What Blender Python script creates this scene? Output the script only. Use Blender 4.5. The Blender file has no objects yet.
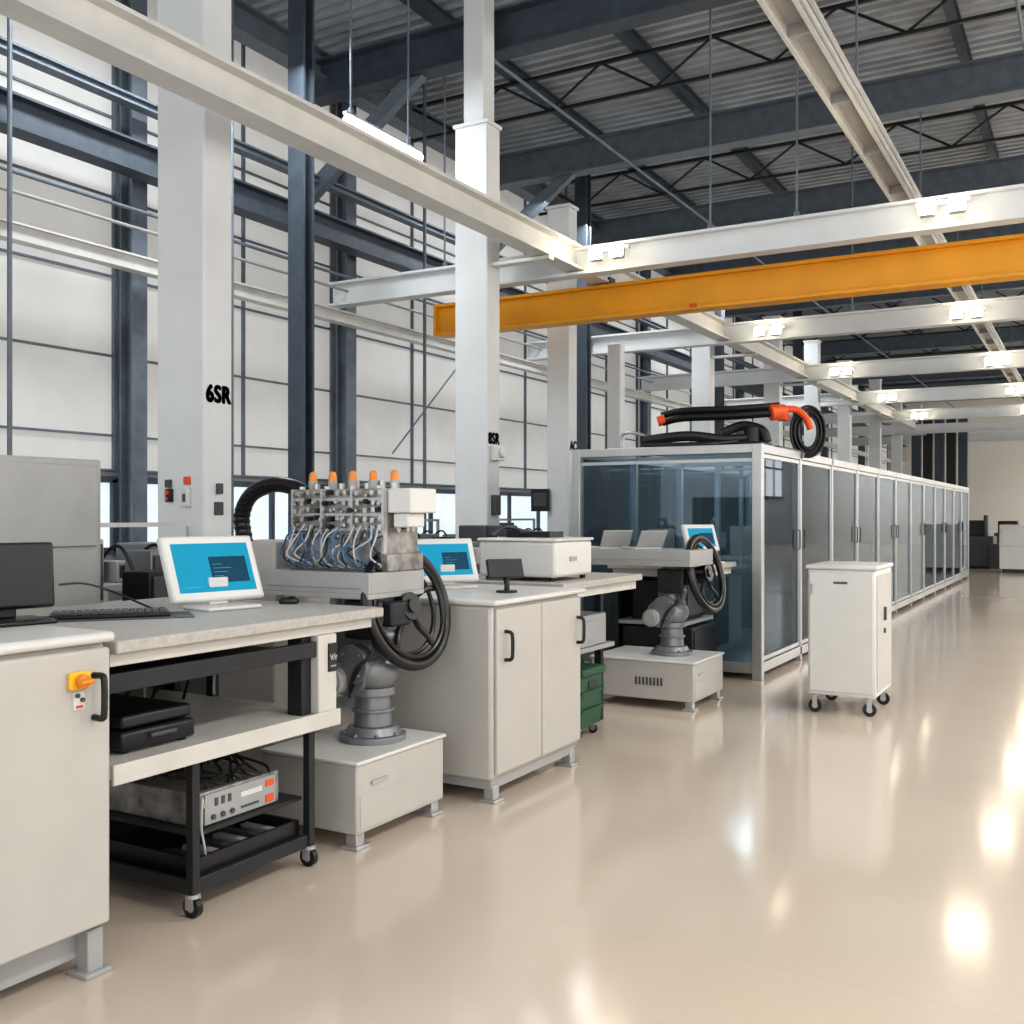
import bpy, math, random, bmesh
from mathutils import Vector, Matrix
random.seed(4)
scene = bpy.context.scene
COL = scene.collection
# ------------------------------------------------------------ materials
def mat(name, col, rough=0.5, metal=0.0, var=0.05, scale=6.0, bump=0.0, emit=None, es=0.0, spec=0.5, coat=0.0):
    m = bpy.data.materials.new(name); m.use_nodes = True
    nt = m.node_tree; b = nt.nodes["Principled BSDF"]
    b.inputs["Roughness"].default_value = rough
    b.inputs["Metallic"].default_value = metal
    b.inputs["Specular IOR Level"].default_value = spec
    b.inputs["Coat Weight"].default_value = coat
    tc = nt.nodes.new("ShaderNodeTexCoord")
    n = nt.nodes.new("ShaderNodeTexNoise"); n.inputs["Scale"].default_value = scale; n.inputs["Detail"].default_value = 4
    nt.links.new(tc.outputs["Object"], n.inputs["Vector"])
    r = nt.nodes.new("ShaderNodeValToRGB")
    r.color_ramp.elements[0].position = .3; r.color_ramp.elements[1].position = .7
    r.color_ramp.elements[0].color = [max(0, c*(1-var)) for c in col]+[1]
    r.color_ramp.elements[1].color = [min(1, c*(1+var)) for c in col]+[1]
    nt.links.new(n.outputs["Fac"], r.inputs["Fac"]); nt.links.new(r.outputs["Color"], b.inputs["Base Color"])
    if bump > 0:
        bn = nt.nodes.new("ShaderNodeBump"); bn.inputs["Strength"].default_value = bump
        nt.links.new(n.outputs["Fac"], bn.inputs["Height"]); nt.links.new(bn.outputs["Normal"], b.inputs["Normal"])
    if emit:
        b.inputs["Emission Color"].default_value = list(emit)+[1]; b.inputs["Emission Strength"].default_value = es
    return m
def glassmat(name, tint, gl=0.12, haze=(.3,.45,.55), hz=.12):
    m = bpy.data.materials.new(name); m.use_nodes = True; nt = m.node_tree; nt.nodes.clear()
    o = nt.nodes.new("ShaderNodeOutputMaterial"); mx = nt.nodes.new("ShaderNodeMixShader"); m2 = nt.nodes.new("ShaderNodeMixShader")
    t = nt.nodes.new("ShaderNodeBsdfTransparent"); g = nt.nodes.new("ShaderNodeBsdfGlossy"); f = nt.nodes.new("ShaderNodeFresnel"); d = nt.nodes.new("ShaderNodeBsdfDiffuse")
    t.inputs[0].default_value = list(tint)+[1]; g.inputs[0].default_value = (.8, .9, 1, 1); g.inputs["Roughness"].default_value = .02
    d.inputs[0].default_value = list(haze)+[1]
    f.inputs[0].default_value = 1.0+gl*4
    m2.inputs[0].default_value = hz
    nt.links.new(t.outputs[0], m2.inputs[1]); nt.links.new(d.outputs[0], m2.inputs[2])
    nt.links.new(f.outputs[0], mx.inputs[0]); nt.links.new(m2.outputs[0], mx.inputs[1]); nt.links.new(g.outputs[0], mx.inputs[2]); nt.links.new(mx.outputs[0], o.inputs[0])
    return m
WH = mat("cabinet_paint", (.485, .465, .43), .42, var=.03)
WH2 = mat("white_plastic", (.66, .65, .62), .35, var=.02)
COLW = mat("column_paint", (.70, .715, .72), .5, var=.05, scale=2)
BEAMW = mat("beam_paint", (.66, .655, .63), .45, var=.07, scale=3)
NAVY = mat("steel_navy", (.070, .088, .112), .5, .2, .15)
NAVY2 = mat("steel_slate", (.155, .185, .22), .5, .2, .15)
YEL = mat("crane_yellow", (.85, .38, .02), .4, var=.08, scale=2)
BLK = mat("black_plastic", (.014, .014, .016), .35, var=.1)
RUB = mat("black_rubber", (.010, .010, .011), .3, var=.1)
DKM = mat("dark_metal", (.035, .037, .04), .45, .4, .1)
DKG = mat("dark_grey", (.075, .075, .08), .5, .0, .1)
GRY = mat("robot_grey", (.23, .24, .25), .36, .35, .1, 10)
GRYL = mat("light_grey", (.36, .36, .355), .45, .0, .05)
SIL = mat("silver_cast", (.50, .47, .42), .3, .85, .4, 40, .3)
WORN = mat("worn_metal", (.30, .29, .275), .45, .5, .45, 14, .1)
ALU = mat("aluminium", (.48, .48, .475), .33, .6, .05)
CHR = mat("chrome", (.65, .65, .65), .2, 1, .02)
ORG = mat("amber_plastic", (.75, .25, .03), .3)
REDO = mat("red_orange_paint", (.75, .10, .02), .35)
RED = mat("red_plastic", (.70, .05, .02), .35)
GRN = mat("green_plastic", (.010, .075, .035), .4)
YEL2 = mat("yellow_plastic", (.85, .5, .03), .4)
BLU = mat("cable_blue", (.08, .20, .36), .4)
CABW = mat("cable_grey", (.50, .50, .50), .4)
SCR = mat("screen_cyan", (.01, .06, .09), .6, emit=(.006, .27, .42), es=1.0, spec=.15)
SCR2 = mat("screen_dark_blue", (.01, .03, .05), .6, emit=(.003, .05, .09), es=.8, spec=.15)
SCR3 = mat("screen_text", (.05, .2, .3), .6, emit=(.04, .34, .48), es=.8, spec=.15)
LAMP = mat("lamp_glow", (1, 1, 1), .4, emit=(1, .88, .66), es=48)
TUBE = mat("tube_glow", (1, 1, 1), .4, emit=(.95, .98, 1), es=14)
PANE = mat("window_panel", (.42, .42, .41), .6, var=.18, scale=.7, emit=(1, .98, .945), es=.25)
PANE2 = mat("window_clear", (.4, .5, .55), .2, var=.3, scale=3, emit=(.85, .93, 1), es=.7)
PANE3 = mat("window_fill_glow", (.5, .5, .5), .5, var=.1, scale=2, emit=(1, .99, .97), es=2.6)  # strong pane glow, acts as soft area lighting
WALLP = mat("wall_paint", (.42, .43, .44), .7, var=.04)
BEIGE = mat("end_wall_paint", (.76, .73, .68), .7, var=.03)
WOOD = mat("bench_top", (.44, .42, .385), .45, var=.12, scale=40, bump=.03)
CREAM = mat("cream_paint", (.57, .55, .505), .45, var=.05)
ROOF = mat("roof_deck", (.40, .43, .47), .5, .1, .18, 2)
GLB = glassmat("blue_glass", (.74, .84, .89), .12, (.25,.36,.42), .09)
GLD = glassmat("smoked_glass", (.44, .50, .54), .045, (.22,.27,.31), .02)
GLR = glassmat("rear_glass", (.90, .95, .97), .06, (.3,.45,.5), .0)

def floor_mat():
    m = bpy.data.materials.new("polished_floor"); m.use_nodes = True; nt = m.node_tree; b = nt.nodes["Principled BSDF"]
    tc = nt.nodes.new("ShaderNodeTexCoord")
    n = nt.nodes.new("ShaderNodeTexNoise"); n.inputs["Scale"].default_value = .5; n.inputs["Detail"].default_value = 5
    r = nt.nodes.new("ShaderNodeValToRGB")
    r.color_ramp.elements[0].position = .3; r.color_ramp.elements[1].position = .7
    r.color_ramp.elements[0].color = (.62, .525, .43, 1); r.color_ramp.elements[1].color = (.665, .575, .48, 1)
    nt.links.new(tc.outputs["Object"], n.inputs["Vector"]); nt.links.new(n.outputs["Fac"], r.inputs["Fac"])
    br = nt.nodes.new("ShaderNodeTexBrick"); br.offset = 0
    br.inputs["Scale"].default_value = 1; br.inputs["Brick Width"].default_value = 3.4; br.inputs["Row Height"].default_value = 3.4
    br.inputs["Mortar Size"].default_value = .005; br.inputs["Mortar Smooth"].default_value = .3
    br.inputs["Color1"].default_value = (1, 1, 1, 1); br.inputs["Color2"].default_value = (1, 1, 1, 1); br.inputs["Mortar"].default_value = (.95, .945, .94, 1)
    nt.links.new(tc.outputs["Object"], br.inputs["Vector"])
    mx = nt.nodes.new("ShaderNodeMix"); mx.data_type = 'RGBA'; mx.blend_type = 'MULTIPLY'; mx.inputs[0].default_value = 1
    nt.links.new(r.outputs["Color"], mx.inputs[6]); nt.links.new(br.outputs["Color"], mx.inputs[7]); nt.links.new(mx.outputs[2], b.inputs["Base Color"])
    n2 = nt.nodes.new("ShaderNodeTexNoise"); n2.inputs["Scale"].default_value = 1.2
    mr = nt.nodes.new("ShaderNodeMapRange"); mr.inputs[3].default_value = .10; mr.inputs[4].default_value = .15
    nt.links.new(tc.outputs["Object"], n2.inputs["Vector"]); nt.links.new(n2.outputs["Fac"], mr.inputs[0]); nt.links.new(mr.outputs[0], b.inputs["Roughness"])
    b.inputs["Specular IOR Level"].default_value = .7
    return m
FLOOR = floor_mat()
# ------------------------------------------------------------ mesh builder
ORG_OF = {}
class G:
    def __init__(s, M=None): s.v = []; s.f = []; s.m = []; s.M = M
    def _add(s, vs, fs, mi):
        o = len(s.v)
        for p in vs:
            p = Vector(p)
            s.v.append(s.M @ p if s.M else p)
        for f in fs: s.f.append([o+i for i in f]); s.m.append(mi)
        return s
    def box(s, x0, x1, y0, y1, z0, z1, mi=0):
        vs = [(x0,y0,z0),(x1,y0,z0),(x1,y1,z0),(x0,y1,z0),(x0,y0,z1),(x1,y0,z1),(x1,y1,z1),(x0,y1,z1)]
        return s._add(vs, [(3,2,1,0),(4,5,6,7),(0,1,5,4),(1,2,6,5),(2,3,7,6),(3,0,4,7)], mi)
    def prism(s, pts, vec, mi=0):
        n = len(pts); v = Vector(vec); a = [Vector(p) for p in pts]
        return s._add(a+[p+v for p in a], [tuple(range(n-1,-1,-1)), tuple(range(n, 2*n))]+[(i,(i+1)%n,n+(i+1)%n,n+i) for i in range(n)], mi)
    def cyl(s, p0, p1, r0, r1=None, seg=20, mi=0):
        if r1 is None: r1 = r0
        p0 = Vector(p0); p1 = Vector(p1); d = (p1-p0).normalized()
        a = d.orthogonal().normalized(); b = d.cross(a)
        vs = []
        for p, r in ((p0, r0), (p1, r1)):
            for i in range(seg):
                t = 2*math.pi*i/seg; vs.append(p+(a*math.cos(t)+b*math.sin(t))*r)
        fs = [(i,(i+1)%seg,seg+(i+1)%seg,seg+i) for i in range(seg)]
        fs += [tuple(range(seg-1,-1,-1)), tuple(range(seg,2*seg))]
        return s._add(vs, fs, mi)
    def tube(s, pts, r, seg=8, closed=False, mi=0):
        P = [Vector(p) for p in pts]; n = len(P); vs = []; fs = []
        prev = None
        for i in range(n):
            if closed: d = (P[(i+1)%n]-P[i-1])
            else: d = P[min(i+1,n-1)]-P[max(i-1,0)]
            d.normalize()
            a = d.orthogonal().normalized() if prev is None else (prev-d*prev.dot(d)).normalized()
            prev = a; b = d.cross(a)
            for k in range(seg):
                t = 2*math.pi*k/seg; vs.append(P[i]+(a*math.cos(t)+b*math.sin(t))*r)
        for i in range(n if closed else n-1):
            j = (i+1)%n
            for k in range(seg):
                fs.append((i*seg+k, i*seg+(k+1)%seg, j*seg+(k+1)%seg, j*seg+k))
        if not closed:
            fs.append(tuple(range(seg-1,-1,-1))); fs.append(tuple((n-1)*seg+k for k in range(seg)))
        return s._add(vs, fs, mi)
    def ring(s, c, ax, R, r, n=48, seg=10, mi=0):
        c = Vector(c); d = Vector(ax).normalized(); a = d.orthogonal().normalized(); b = d.cross(a)
        return s.tube([c+(a*math.cos(2*math.pi*i/n)+b*math.sin(2*math.pi*i/n))*R for i in range(n)], r, seg, True, mi)
    def ball(s, c, r, seg=16, rg=10, mi=0, sc=(1,1,1)):
        c = Vector(c); vs = [c+Vector((0,0,r*sc[2]))]; fs = []
        for j in range(1, rg):
            ph = math.pi*j/rg
            for i in range(seg):
                t = 2*math.pi*i/seg
                vs.append(c+Vector((r*sc[0]*math.sin(ph)*math.cos(t), r*sc[1]*math.sin(ph)*math.sin(t), r*sc[2]*math.cos(ph))))
        vs.append(c-Vector((0,0,r*sc[2]))); L = len(vs)-1
        for i in range(seg): fs.append((0, 1+i, 1+(i+1)%seg)); fs.append((L, L-seg+(i+1)%seg, L-seg+i))
        for j in range(rg-2):
            for i in range(seg):
                a = 1+j*seg+i; b2 = 1+j*seg+(i+1)%seg
                fs.append((a, a+seg, b2+seg, b2))
        return s._add(vs, fs, mi)
    def obj(s, name, mats, parent=None, bevel=0, label=None, cat=None, kind=None, group=None, base=None):
        if not isinstance(mats, (list, tuple)): mats = [mats]
        if parent is not None: o = ORG_OF[parent.name]
        elif base is not None: o = Vector(base)
        else:
            xs=[p.x for p in s.v]; ys=[p.y for p in s.v]; zs=[p.z for p in s.v]
            o = Vector(((min(xs)+max(xs))/2, (min(ys)+max(ys))/2, min(zs)))
        me = bpy.data.meshes.new(name); me.from_pydata([tuple(p-o) for p in s.v], [], s.f)
        for m in mats: me.materials.append(m)
        for p, mi in zip(me.polygons, s.m): p.material_index = mi; p.use_smooth = True
        bm = bmesh.new(); bm.from_mesh(me); bmesh.ops.recalc_face_normals(bm, faces=bm.faces); bm.to_mesh(me); bm.free()
        me.set_sharp_from_angle(angle=math.radians(35))
        ob = bpy.data.objects.new(name, me); COL.objects.link(ob)
        if parent is not None: ob.parent = parent
        else: ob.location = o
        ORG_OF[ob.name] = o
        if bevel:
            b = ob.modifiers.new("bevel", 'BEVEL'); b.width = bevel; b.segments = 2; b.limit_method = 'ANGLE'; b.angle_limit = math.radians(40)
        if label: ob["label"] = label
        if cat: ob["category"] = cat
        if kind: ob["kind"] = kind
        if group: ob["group"] = group
        return ob
def thing(name, loc, label, cat, rot=None, group=None):
    e = bpy.data.objects.new(name, None); COL.objects.link(e); e.location = loc; e.empty_display_size = .1
    e["label"] = label; e["category"] = cat
    if group: e["group"] = group
    if rot is not None: e.rotation_euler = (0, 0, rot); ORG_OF[e.name] = Vector((0,0,0))
    else: ORG_OF[e.name] = Vector(loc)
    return e
def dup(o, loc=None, rot=None, label=None, parent=None):
    c = o.copy(); COL.objects.link(c)
    if parent is not None: c.parent = parent
    if loc is not None: c.location = loc
    if rot is not None: c.rotation_euler = (0, 0, rot)
    if label: c["label"] = label
    for ch in list(o.children): dup(ch, parent=c)
    return c
def cr(pts, n=8):
    P = [Vector(p) for p in pts]; P = [P[0]*2-P[1]]+P+[P[-1]*2-P[-2]]; out = []
    for i in range(1, len(P)-2):
        for k in range(n):
            t = k/n; a,b,c,d = P[i-1],P[i],P[i+1],P[i+2]
            out.append(.5*((2*b)+(c-a)*t+(2*a-5*b+4*c-d)*t*t+(3*b-a-3*c+d)*t**3))
    out.append(P[-2]); return out
def text(s, size, loc, rot, parent, m, name="lettering", bold=0, sx=1.0):
    cu = bpy.data.curves.new("t", 'FONT'); cu.body = s; cu.size = size; cu.align_x = 'CENTER'; cu.align_y = 'CENTER'; cu.extrude = .001
    cu.space_character = 1.0+bold*8
    t = bpy.data.objects.new("t", cu); COL.objects.link(t)
    bpy.context.view_layer.update()
    me = bpy.data.meshes.new_from_object(t.evaluated_get(bpy.context.evaluated_depsgraph_get()))
    bpy.data.objects.remove(t)
    src = [v.co.copy() for v in me.vertices]; polys = [tuple(p.vertices) for p in me.polygons]
    vs = []; fs = []
    offs = [(0,0)]+([(bold*math.cos(a), bold*.6*math.sin(a)) for a in [k*math.pi/4 for k in range(8)]] if bold else [])
    for dx, dy in offs:
        o = len(vs); vs += [(v.x+dx, v.y+dy, v.z) for v in src]; fs += [tuple(o+q for q in p) for p in polys]
    base = bpy.data.meshes.new(name); base.from_pydata(vs, [], fs); base.materials.append(m)
    ob = bpy.data.objects.new(name, base); COL.objects.link(ob); ob.parent = parent
    ob.location = Vector(loc)-ORG_OF[parent.name]; ob.rotation_euler = rot; ob.scale = (sx,1,1)
    return ob
FX = (math.pi/2, 0, math.pi/2)
# ------------------------------------------------------------ SETTING
YE = 56
G().box(-9.2, 9, -5, YE, -.1, 0).obj("floor", FLOOR, kind="structure", base=(0,0,0))
g = G(); y = -5.0; prof = [(0,0),(.08,0),(.10,.06),(.18,.06),(.20,0)]
vs = []; pts = []
while y < YE:
    for a, b in prof[:-1]: pts.append((y+a, 7.62+b))
    y += .20
for (yy, zz) in pts: vs += [(-9.2, yy, zz), (9, yy, zz)]
g._add(vs, [(2*i, 2*i+1, 2*i+3, 2*i+2) for i in range(len(pts)-1)], 0)
g.obj("ceiling", ROOF, kind="structure", base=(0,0,7.6))
G().box(-9.35, -9.2, -5, YE, 0, 7.75).obj("wall_left", WALLP, kind="structure", base=(-9.3,0,0))
G().box(9.0, 9.15, -5, YE, 0, 7.75).obj("wall_right", WALLP, kind="structure", base=(9.05,0,0))
g = G().box(-9.2, 9, YE, YE+.15, 0, 7.75); g.obj("wall_end", BEIGE, kind="structure", base=(0,YE,0))
rows = [1.98, 2.35, 3.2, 4.05, 4.9, 5.75, 6.6, 7.42]
for k in range(15):
    y0 = .4+3.6*k+.10; y1 = y0+3.40; ym = (y0+y1)/2
    g = G().box(-9.195, -9.17, y0, y1, rows[0], rows[-1], 0)
    for z in rows: g.box(-9.19, -9.14, y0, y1, z-.012, z+.012, 1)
    for yy in (y0+.02, ym, y1-.02): g.box(-9.19, -9.13, yy-.016, yy+.016, rows[0], rows[-1], 1)
    g.box(-9.195, -9.17, y0, y1, 1.15, 1.85, 2)
    for yy in (y0+.03, y0+1.1, y0+2.2, y1-.03): g.box(-9.19, -9.12, yy-.03, yy+.03, 1.12, 1.88, 3)
    for z in (1.12, 1.88): g.box(-9.19, -9.12, y0, y1, z-.035, z+.035, 3)
    g.obj("window_%d" % (k+1), [PANE, NAVY2, PANE2, NAVY], kind="structure")
for k in range(8):  # out-of-view windows, added for reflections in the glass and soft light
    y0 = -4.6+7.4*k; y1 = y0+6.6
    g = G().box(8.97, 8.995, y0, y1, 2.4, 6.8, 0)
    for j in range(5): yy = y0+j*1.65; g.box(8.92, 8.99, yy-.06, yy+.06, 2.35, 6.85, 1)
    for j in range(4): zz = 2.4+j*1.467; g.box(8.92, 8.99, y0, y1, zz-.05, zz+.05, 1)
    g.obj("window_%d" % (k+16), [PANE3, NAVY2], kind="structure")
def hcol(x, y, z0, z1, w, d, m, name, label, cat, group):
    g = G().box(x-w/2, x-w/2+.03, y-d/2, y+d/2, z0, z1).box(x+w/2-.03, x+w/2, y-d/2, y+d/2, z0, z1).box(x-w/2+.03, x+w/2-.03, y-.02, y+.02, z0, z1)
    return g.obj(name, m, label=label, cat=cat, group=group)
for k in range(15):
    y = .4+3.6*k
    if y < 3: continue
    hcol(-8.99, y, 0, 7.6, .20, .20, NAVY2, "steel_column", "slate-blue steel wall column between window bays", "column", "wall columns")
for y in (8.68, 15.8, 23.0, 30.2):
    g = G().box(-7.70, -7.48, y-.09, y-.06, 0, 7.6).box(-7.70, -7.48, y+.06, y+.09, 0, 7.6).box(-7.605, -7.575, y-.06, y+.06, 0, 7.6)
    g.obj("steel_column", NAVY, label="dark navy steel stanchion standing inside the window wall", cat="column", group="inner stanchions")
def ibeam_y(x, z, y0, y1, w, h, t=.025):
    return G().box(x-w/2, x+w/2, y0, y1, z+h/2-t, z+h/2).box(x-w/2, x+w/2, y0, y1, z-h/2, z-h/2+t).box(x-t/2, x+t/2, y0, y1, z-h/2+t, z+h/2-t)
def ibeam_x(y, z, x0, x1, w, h, t=.025):
    return G().box(x0, x1, y-w/2, y+w/2, z+h/2-t, z+h/2).box(x0, x1, y-w/2, y+w/2, z-h/2, z-h/2+t).box(x0, x1, y-t/2, y+t/2, z-h/2+t, z+h/2-t)
ibeam_y(-8.58, 5.15, 0, YE-.1, .24, .32).obj("steel_girder", NAVY, label="long dark navy steel girder running along the window wall", cat="beam")
ibeam_y(-8.62, 5.75, 0, YE-.1, .14, .10).obj("steel_girder", NAVY2, label="slim slate steel girder above the larger wall girder", cat="beam")
ibeam_y(-8.6, 7.2, 0, YE-.1, .25, .34).obj("eave_girder", NAVY2, label="slate steel eave girder under the roof along the wall", cat="beam")
g = G().box(-8.66, -8.52, 0, YE-.1, 4.0, 4.13).box(-8.70, -8.48, 0, YE-.1, 4.13, 4.15)
g.obj("wall_rail", BEAMW, label="cream painted rail running along the window wall", cat="beam")
for (x, z, r, m) in ((-8.55, 4.62, .02, NAVY2), (-8.5, 4.42, .018, GRYL)):
    G().cyl((x, 0, z), (x, YE-.1, z), r, seg=10).obj("conduit_pipe", m, label="thin conduit pipe running along the window wall", cat="pipe", group="wall conduits")
for (x, z, r, m) in ((-6.0, 6.70, .022, NAVY2), (-2.9, 6.70, .02, GRYL), (-.7, 6.7, .02, NAVY2)):
    G().cyl((x, 9.9, z), (x, YE-.1, z), r, seg=10).obj("roof_conduit", m, label="thin conduit pipe clipped beneath the roof girders", cat="pipe", group="roof conduits")
for y, r, x in ((5.75, .022, -8.4), (7.85, .025, -8.2), (8.25, .022, -8.2), (12.1, .025, -8.3), (16.6, .03, -8.3)):
    G().cyl((x, y, 0), (x, y, 7.6), r, seg=10).obj("drop_pipe", NAVY2, label="slim grey vertical pipe in front of the window wall", cat="pipe", group="vertical pipes")
for y in (10.2, 14.3, 18.4):
    g = G().prism([(-8.8, y-.06, 5.45), (-8.8, y-.06, 5.70), (-7.3, y-.06, 6.75), (-7.0, y-.06, 6.75)], (0, .12, 0))
    g.obj("knee_brace", NAVY2, label="slate diagonal knee brace between wall column and roof girder", cat="brace", group="knee braces")
G().tube([(-8.42, 11.5, 2.35), (-8.42, 13.4, 3.95)], .012, 6).obj("brace_rod", NAVY2, label="thin diagonal steel tie rod across a window bay", cat="rod")
yg = [10.2+4.1*k for k in range(11)]
for y in yg:
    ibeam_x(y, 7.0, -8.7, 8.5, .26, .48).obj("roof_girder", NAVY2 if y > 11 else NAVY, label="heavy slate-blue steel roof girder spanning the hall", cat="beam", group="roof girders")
for y in [12.2+4.1*k for k in range(10)]:
    g = G().box(-8.7, 8.5, y-.03, y+.03, 7.35, 7.39).box(-8.7, 8.5, y-.025, y+.025, 6.87, 6.91)
    x = -8.6; up = 0
    while x < 8.2:
        g.tube([(x, y, 6.9 if up else 7.37), (x+.75, y, 7.37 if up else 6.9)], .018, 5); x += .75; up = 1-up
    g.obj("roof_truss", DKM, label="dark open-web steel joist under the roof deck", cat="truss", group="roof joists")
for x in (-6.9, -5.1, -3.3, -1.5, .3):
    ibeam_y(x, 7.50, 0, YE-.1, .11, .2, .02).obj("roof_purlin", NAVY, label="dark steel purlin running beneath the corrugated roof", cat="beam", group="roof purlins")
# ------------------------------------------------------------ white columns
cols = [(-6.3,-5.8,5.55,5.84,7.55), (-6.22,-5.8,9.66,9.94,5.8), (-6.42,-6.09,12.25,12.5,5.6), (-6.1,-5.9,13.5,13.68,3.95)]
for y in (17.3, 21.8, 25.3, 29, 33.5, 37.5, 42, 46): cols.append((-6.2,-5.86,y,y+.26,5.7))
words = ["6SR", "8SR", "AC"]
for i, (x0,x1,y0,y1,zt) in enumerate(cols):
    e = thing("concrete_column", ((x0+x1)/2, (y0+y1)/2, 0), "white painted rectangular column" + (" with black lettering %s" % words[i] if i < 3 else " standing beside the enclosure row"), "column")
    G().box(x0,x1,y0,y1,0,zt).obj("shaft", COLW, e, .015)
    G().box(x0-.04,x1+.04,y0-.04,y1+.04,0,.06).obj("base_plate", GRYL, e, .01)
    if i == 1:
        G().box(x0+.1,x1-.06,y0+.02,y1-.02,5.84,7.55).obj("upper_shaft", COLW, e, .01)
    if i != 0 and zt > 5:
        G().box(x0-.02,x1+.02,y0-.02,y1+.02,zt,zt+.04).obj("cap_plate", COLW, e, .008)
    if zt > 5 and i != 0:
        G().box(x1, -5.08, y0+.08, y1-.08, 4.24, 4.28).obj("bracket", BEAMW, e, .004)
    if i < 3:
        text(words[i], (.18, .17, .17)[i], (x1+.003, (y0+y1)/2, (2.41, 2.34, 2.42)[i]), FX, e, BLK, bold=.013, sx=.82)
    if i == 0:
        G().box(x1, x1+.03, 5.67, 5.72, 1.66, 1.74).box(x1,x1+.012,5.65,5.74,1.50,1.60).obj("switch_box", [DKG], e, .004)
        for (xx, zz2, mm) in ((x0+.14,1.74,DKG),(x0+.34,1.76,REDO)):
            G().box(xx-.025,xx+.025,y0-.03,y0,zz2-.03,zz2+.03).obj("switch_box", mm, e, .004)
        g = G().box(x0+.12,x0+.18,y0-.03,y0,1.60,1.70,0).cyl((x0+.15,y0-.03,1.67),(x0+.15,y0-.05,1.67),.017,mi=1)
        g.cyl((x0+.15,y0-.03,1.625),(x0+.15,y0-.05,1.625),.012,mi=1).obj("alarm_button", [BLK, REDO], e, .003)
        G().box(x0+.30,x0+.37,y0-.04,y0,1.56,1.70,0).obj("sensor_box", WH2, e, .006)
        G().box(x0+.32,x0+.35,y0-.045,y0-.04,1.60,1.66,0).obj("sensor_face", DKG, e, .002)
    if i == 1:
        G().box(x1, x1+.1, y0+.06, y0+.22, 2.1, 2.26).cyl((x1+.1,y0+.14,2.18),(x1+.14,y0+.14,2.18),.05).obj("alarm_box", WH2, e, .006)
        G().box(x1, x1+.06, y0+.08, y0+.2, 1.5, 1.72).obj("switch_box", DKG, e, .006)
    if i == 2:
        G().box(x0-.2, x0+.06, y0-.08, y0-.03, 1.55, 1.85).box(x0-.17,x0+.03,y0-.083,y0-.079,1.62,1.8,1).obj("display_panel", [BLK, DKG], e, .006)
# ------------------------------------------------------------ overhead beams
ibeam_y(-5.2, 4.43, .8, 36, .22, .28, .03).obj("runway_beam", BEAMW, label="long cream painted steel runway beam beside the columns", cat="beam")
for y in (10.64, 16.0, 21.2, 26.4, 31.6, 36.8, 42.0):
    ibeam_x(y, 4.39, -8.75, 8, .2, .31, .03).obj("cross_beam", COLW, label="white painted steel cross beam spanning the hall", cat="beam", group="cross beams")
e = thing("overhead_rail", (-2.0, 20, 5.2), "grey double cable rail suspended over the aisle", "rail")
G().box(-2.13,-2.09,2,44,5.20,5.32).obj("side_rail", BEAMW, e, .004)
G().box(-1.91,-1.87,2,44,5.20,5.32).obj("side_rail", BEAMW, e, .004)
g = G().box(-2.09,-1.91,2,44,5.30,5.31)
for k in range(28): g.box(-2.09,-1.91,2+1.5*k,2.04+1.5*k,5.21,5.3)
g.obj("tray", GRYL, e)
for y in (6,10.2,14.3,18.4,22.5,26.6,30.7): G().cyl((-2.0,y,5.31),(-2.0,y,6.78 if y>7 else 7.6),.012,seg=6).obj("hanger", NAVY2, e)
G().tube([(-2.0+.02*math.sin(k), 2+k*.5, 5.35+.02*math.cos(k*2)) for k in range(84)], .03, 6).obj("power_cable", RUB, e)
G().cyl((-1.80,2,5.22),(-1.80,44,5.22),.025,seg=8).obj("side_pipe", GRYL, e)
G().tube(cr([(-3.9,8.3,7.5),(-3.2,8.6,7.2),(-2.7,9.3,6.7),(-2.3,10.0,6.1),(-2.02,10.6,5.38)],8),.016,8).obj("cable", RUB, label="black cable drooping from the roof to the overhead rail", cat="cable")
e = thing("crane_beam", (0, 11.4, 3.86), "orange-yellow overhead crane girder hanging from the runway beam", "crane")
g = G().box(-7.6,8,11.28,11.52,4.23,4.27).box(-7.6,8,11.28,11.52,3.86,3.90).box(-7.6,8,11.34,11.46,3.90,4.23)
g.box(-7.6,-7.56,11.28,11.52,3.90,4.23)
g.obj("girder", YEL, e, .004)
G().box(-5.33,-5.07,11.3,11.5,4.27,4.285).box(-5.32,-5.29,11.32,11.48,4.285,4.36).box(-5.11,-5.08,11.32,11.48,4.285,4.36).obj("hanger_clamp", DKG, e)
G().box(-4.06,-3.98,11.255,11.28,3.88,3.92).obj("warning_tag", REDO, e)
for (x, y, z0, z1) in ((-2.68,10.64,4.55,7.6),(-3.6,10.64,4.55,7.6),(-6.6,8.3,5.58,7.6),(-6.6,9.3,5.58,7.6),(-7.0,10.64,4.55,7.6),(-3.2,16,4.55,7.6)):
    G().cyl((x,y,z0),(x,y,z1),.012,seg=8).cyl((x,y,z0),(x,y,z0+.06),.03,seg=10).obj("hanger_rod", NAVY2, label="thin steel hanger rod dropping from the roof", cat="rod", group="hanger rods")
def flood(x, y, z):
    e = thing("floodlight", (x, y, z), "twin-head LED floodlight glowing warm on a white cross beam", "light", group="twin floodlights")
    G().box(x-.24,x+.24,y-.04,y+.0,z+.02,z+.06).obj("bracket", GRYL, e)
    for s in (-1, 1):
        M = Matrix.Translation((x+s*.13, y-.07, z-.02)) @ Matrix.Rotation(math.radians(-15), 4, 'X')
        G(M).box(-.07,.07,-.02,.05,-.065,.065).obj("lamp_head", GRYL, e, .01)
        G(M).box(-.078,.078,-.05,-.02,-.07,.07).obj("lamp_lens", LAMP, e, .02)
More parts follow.
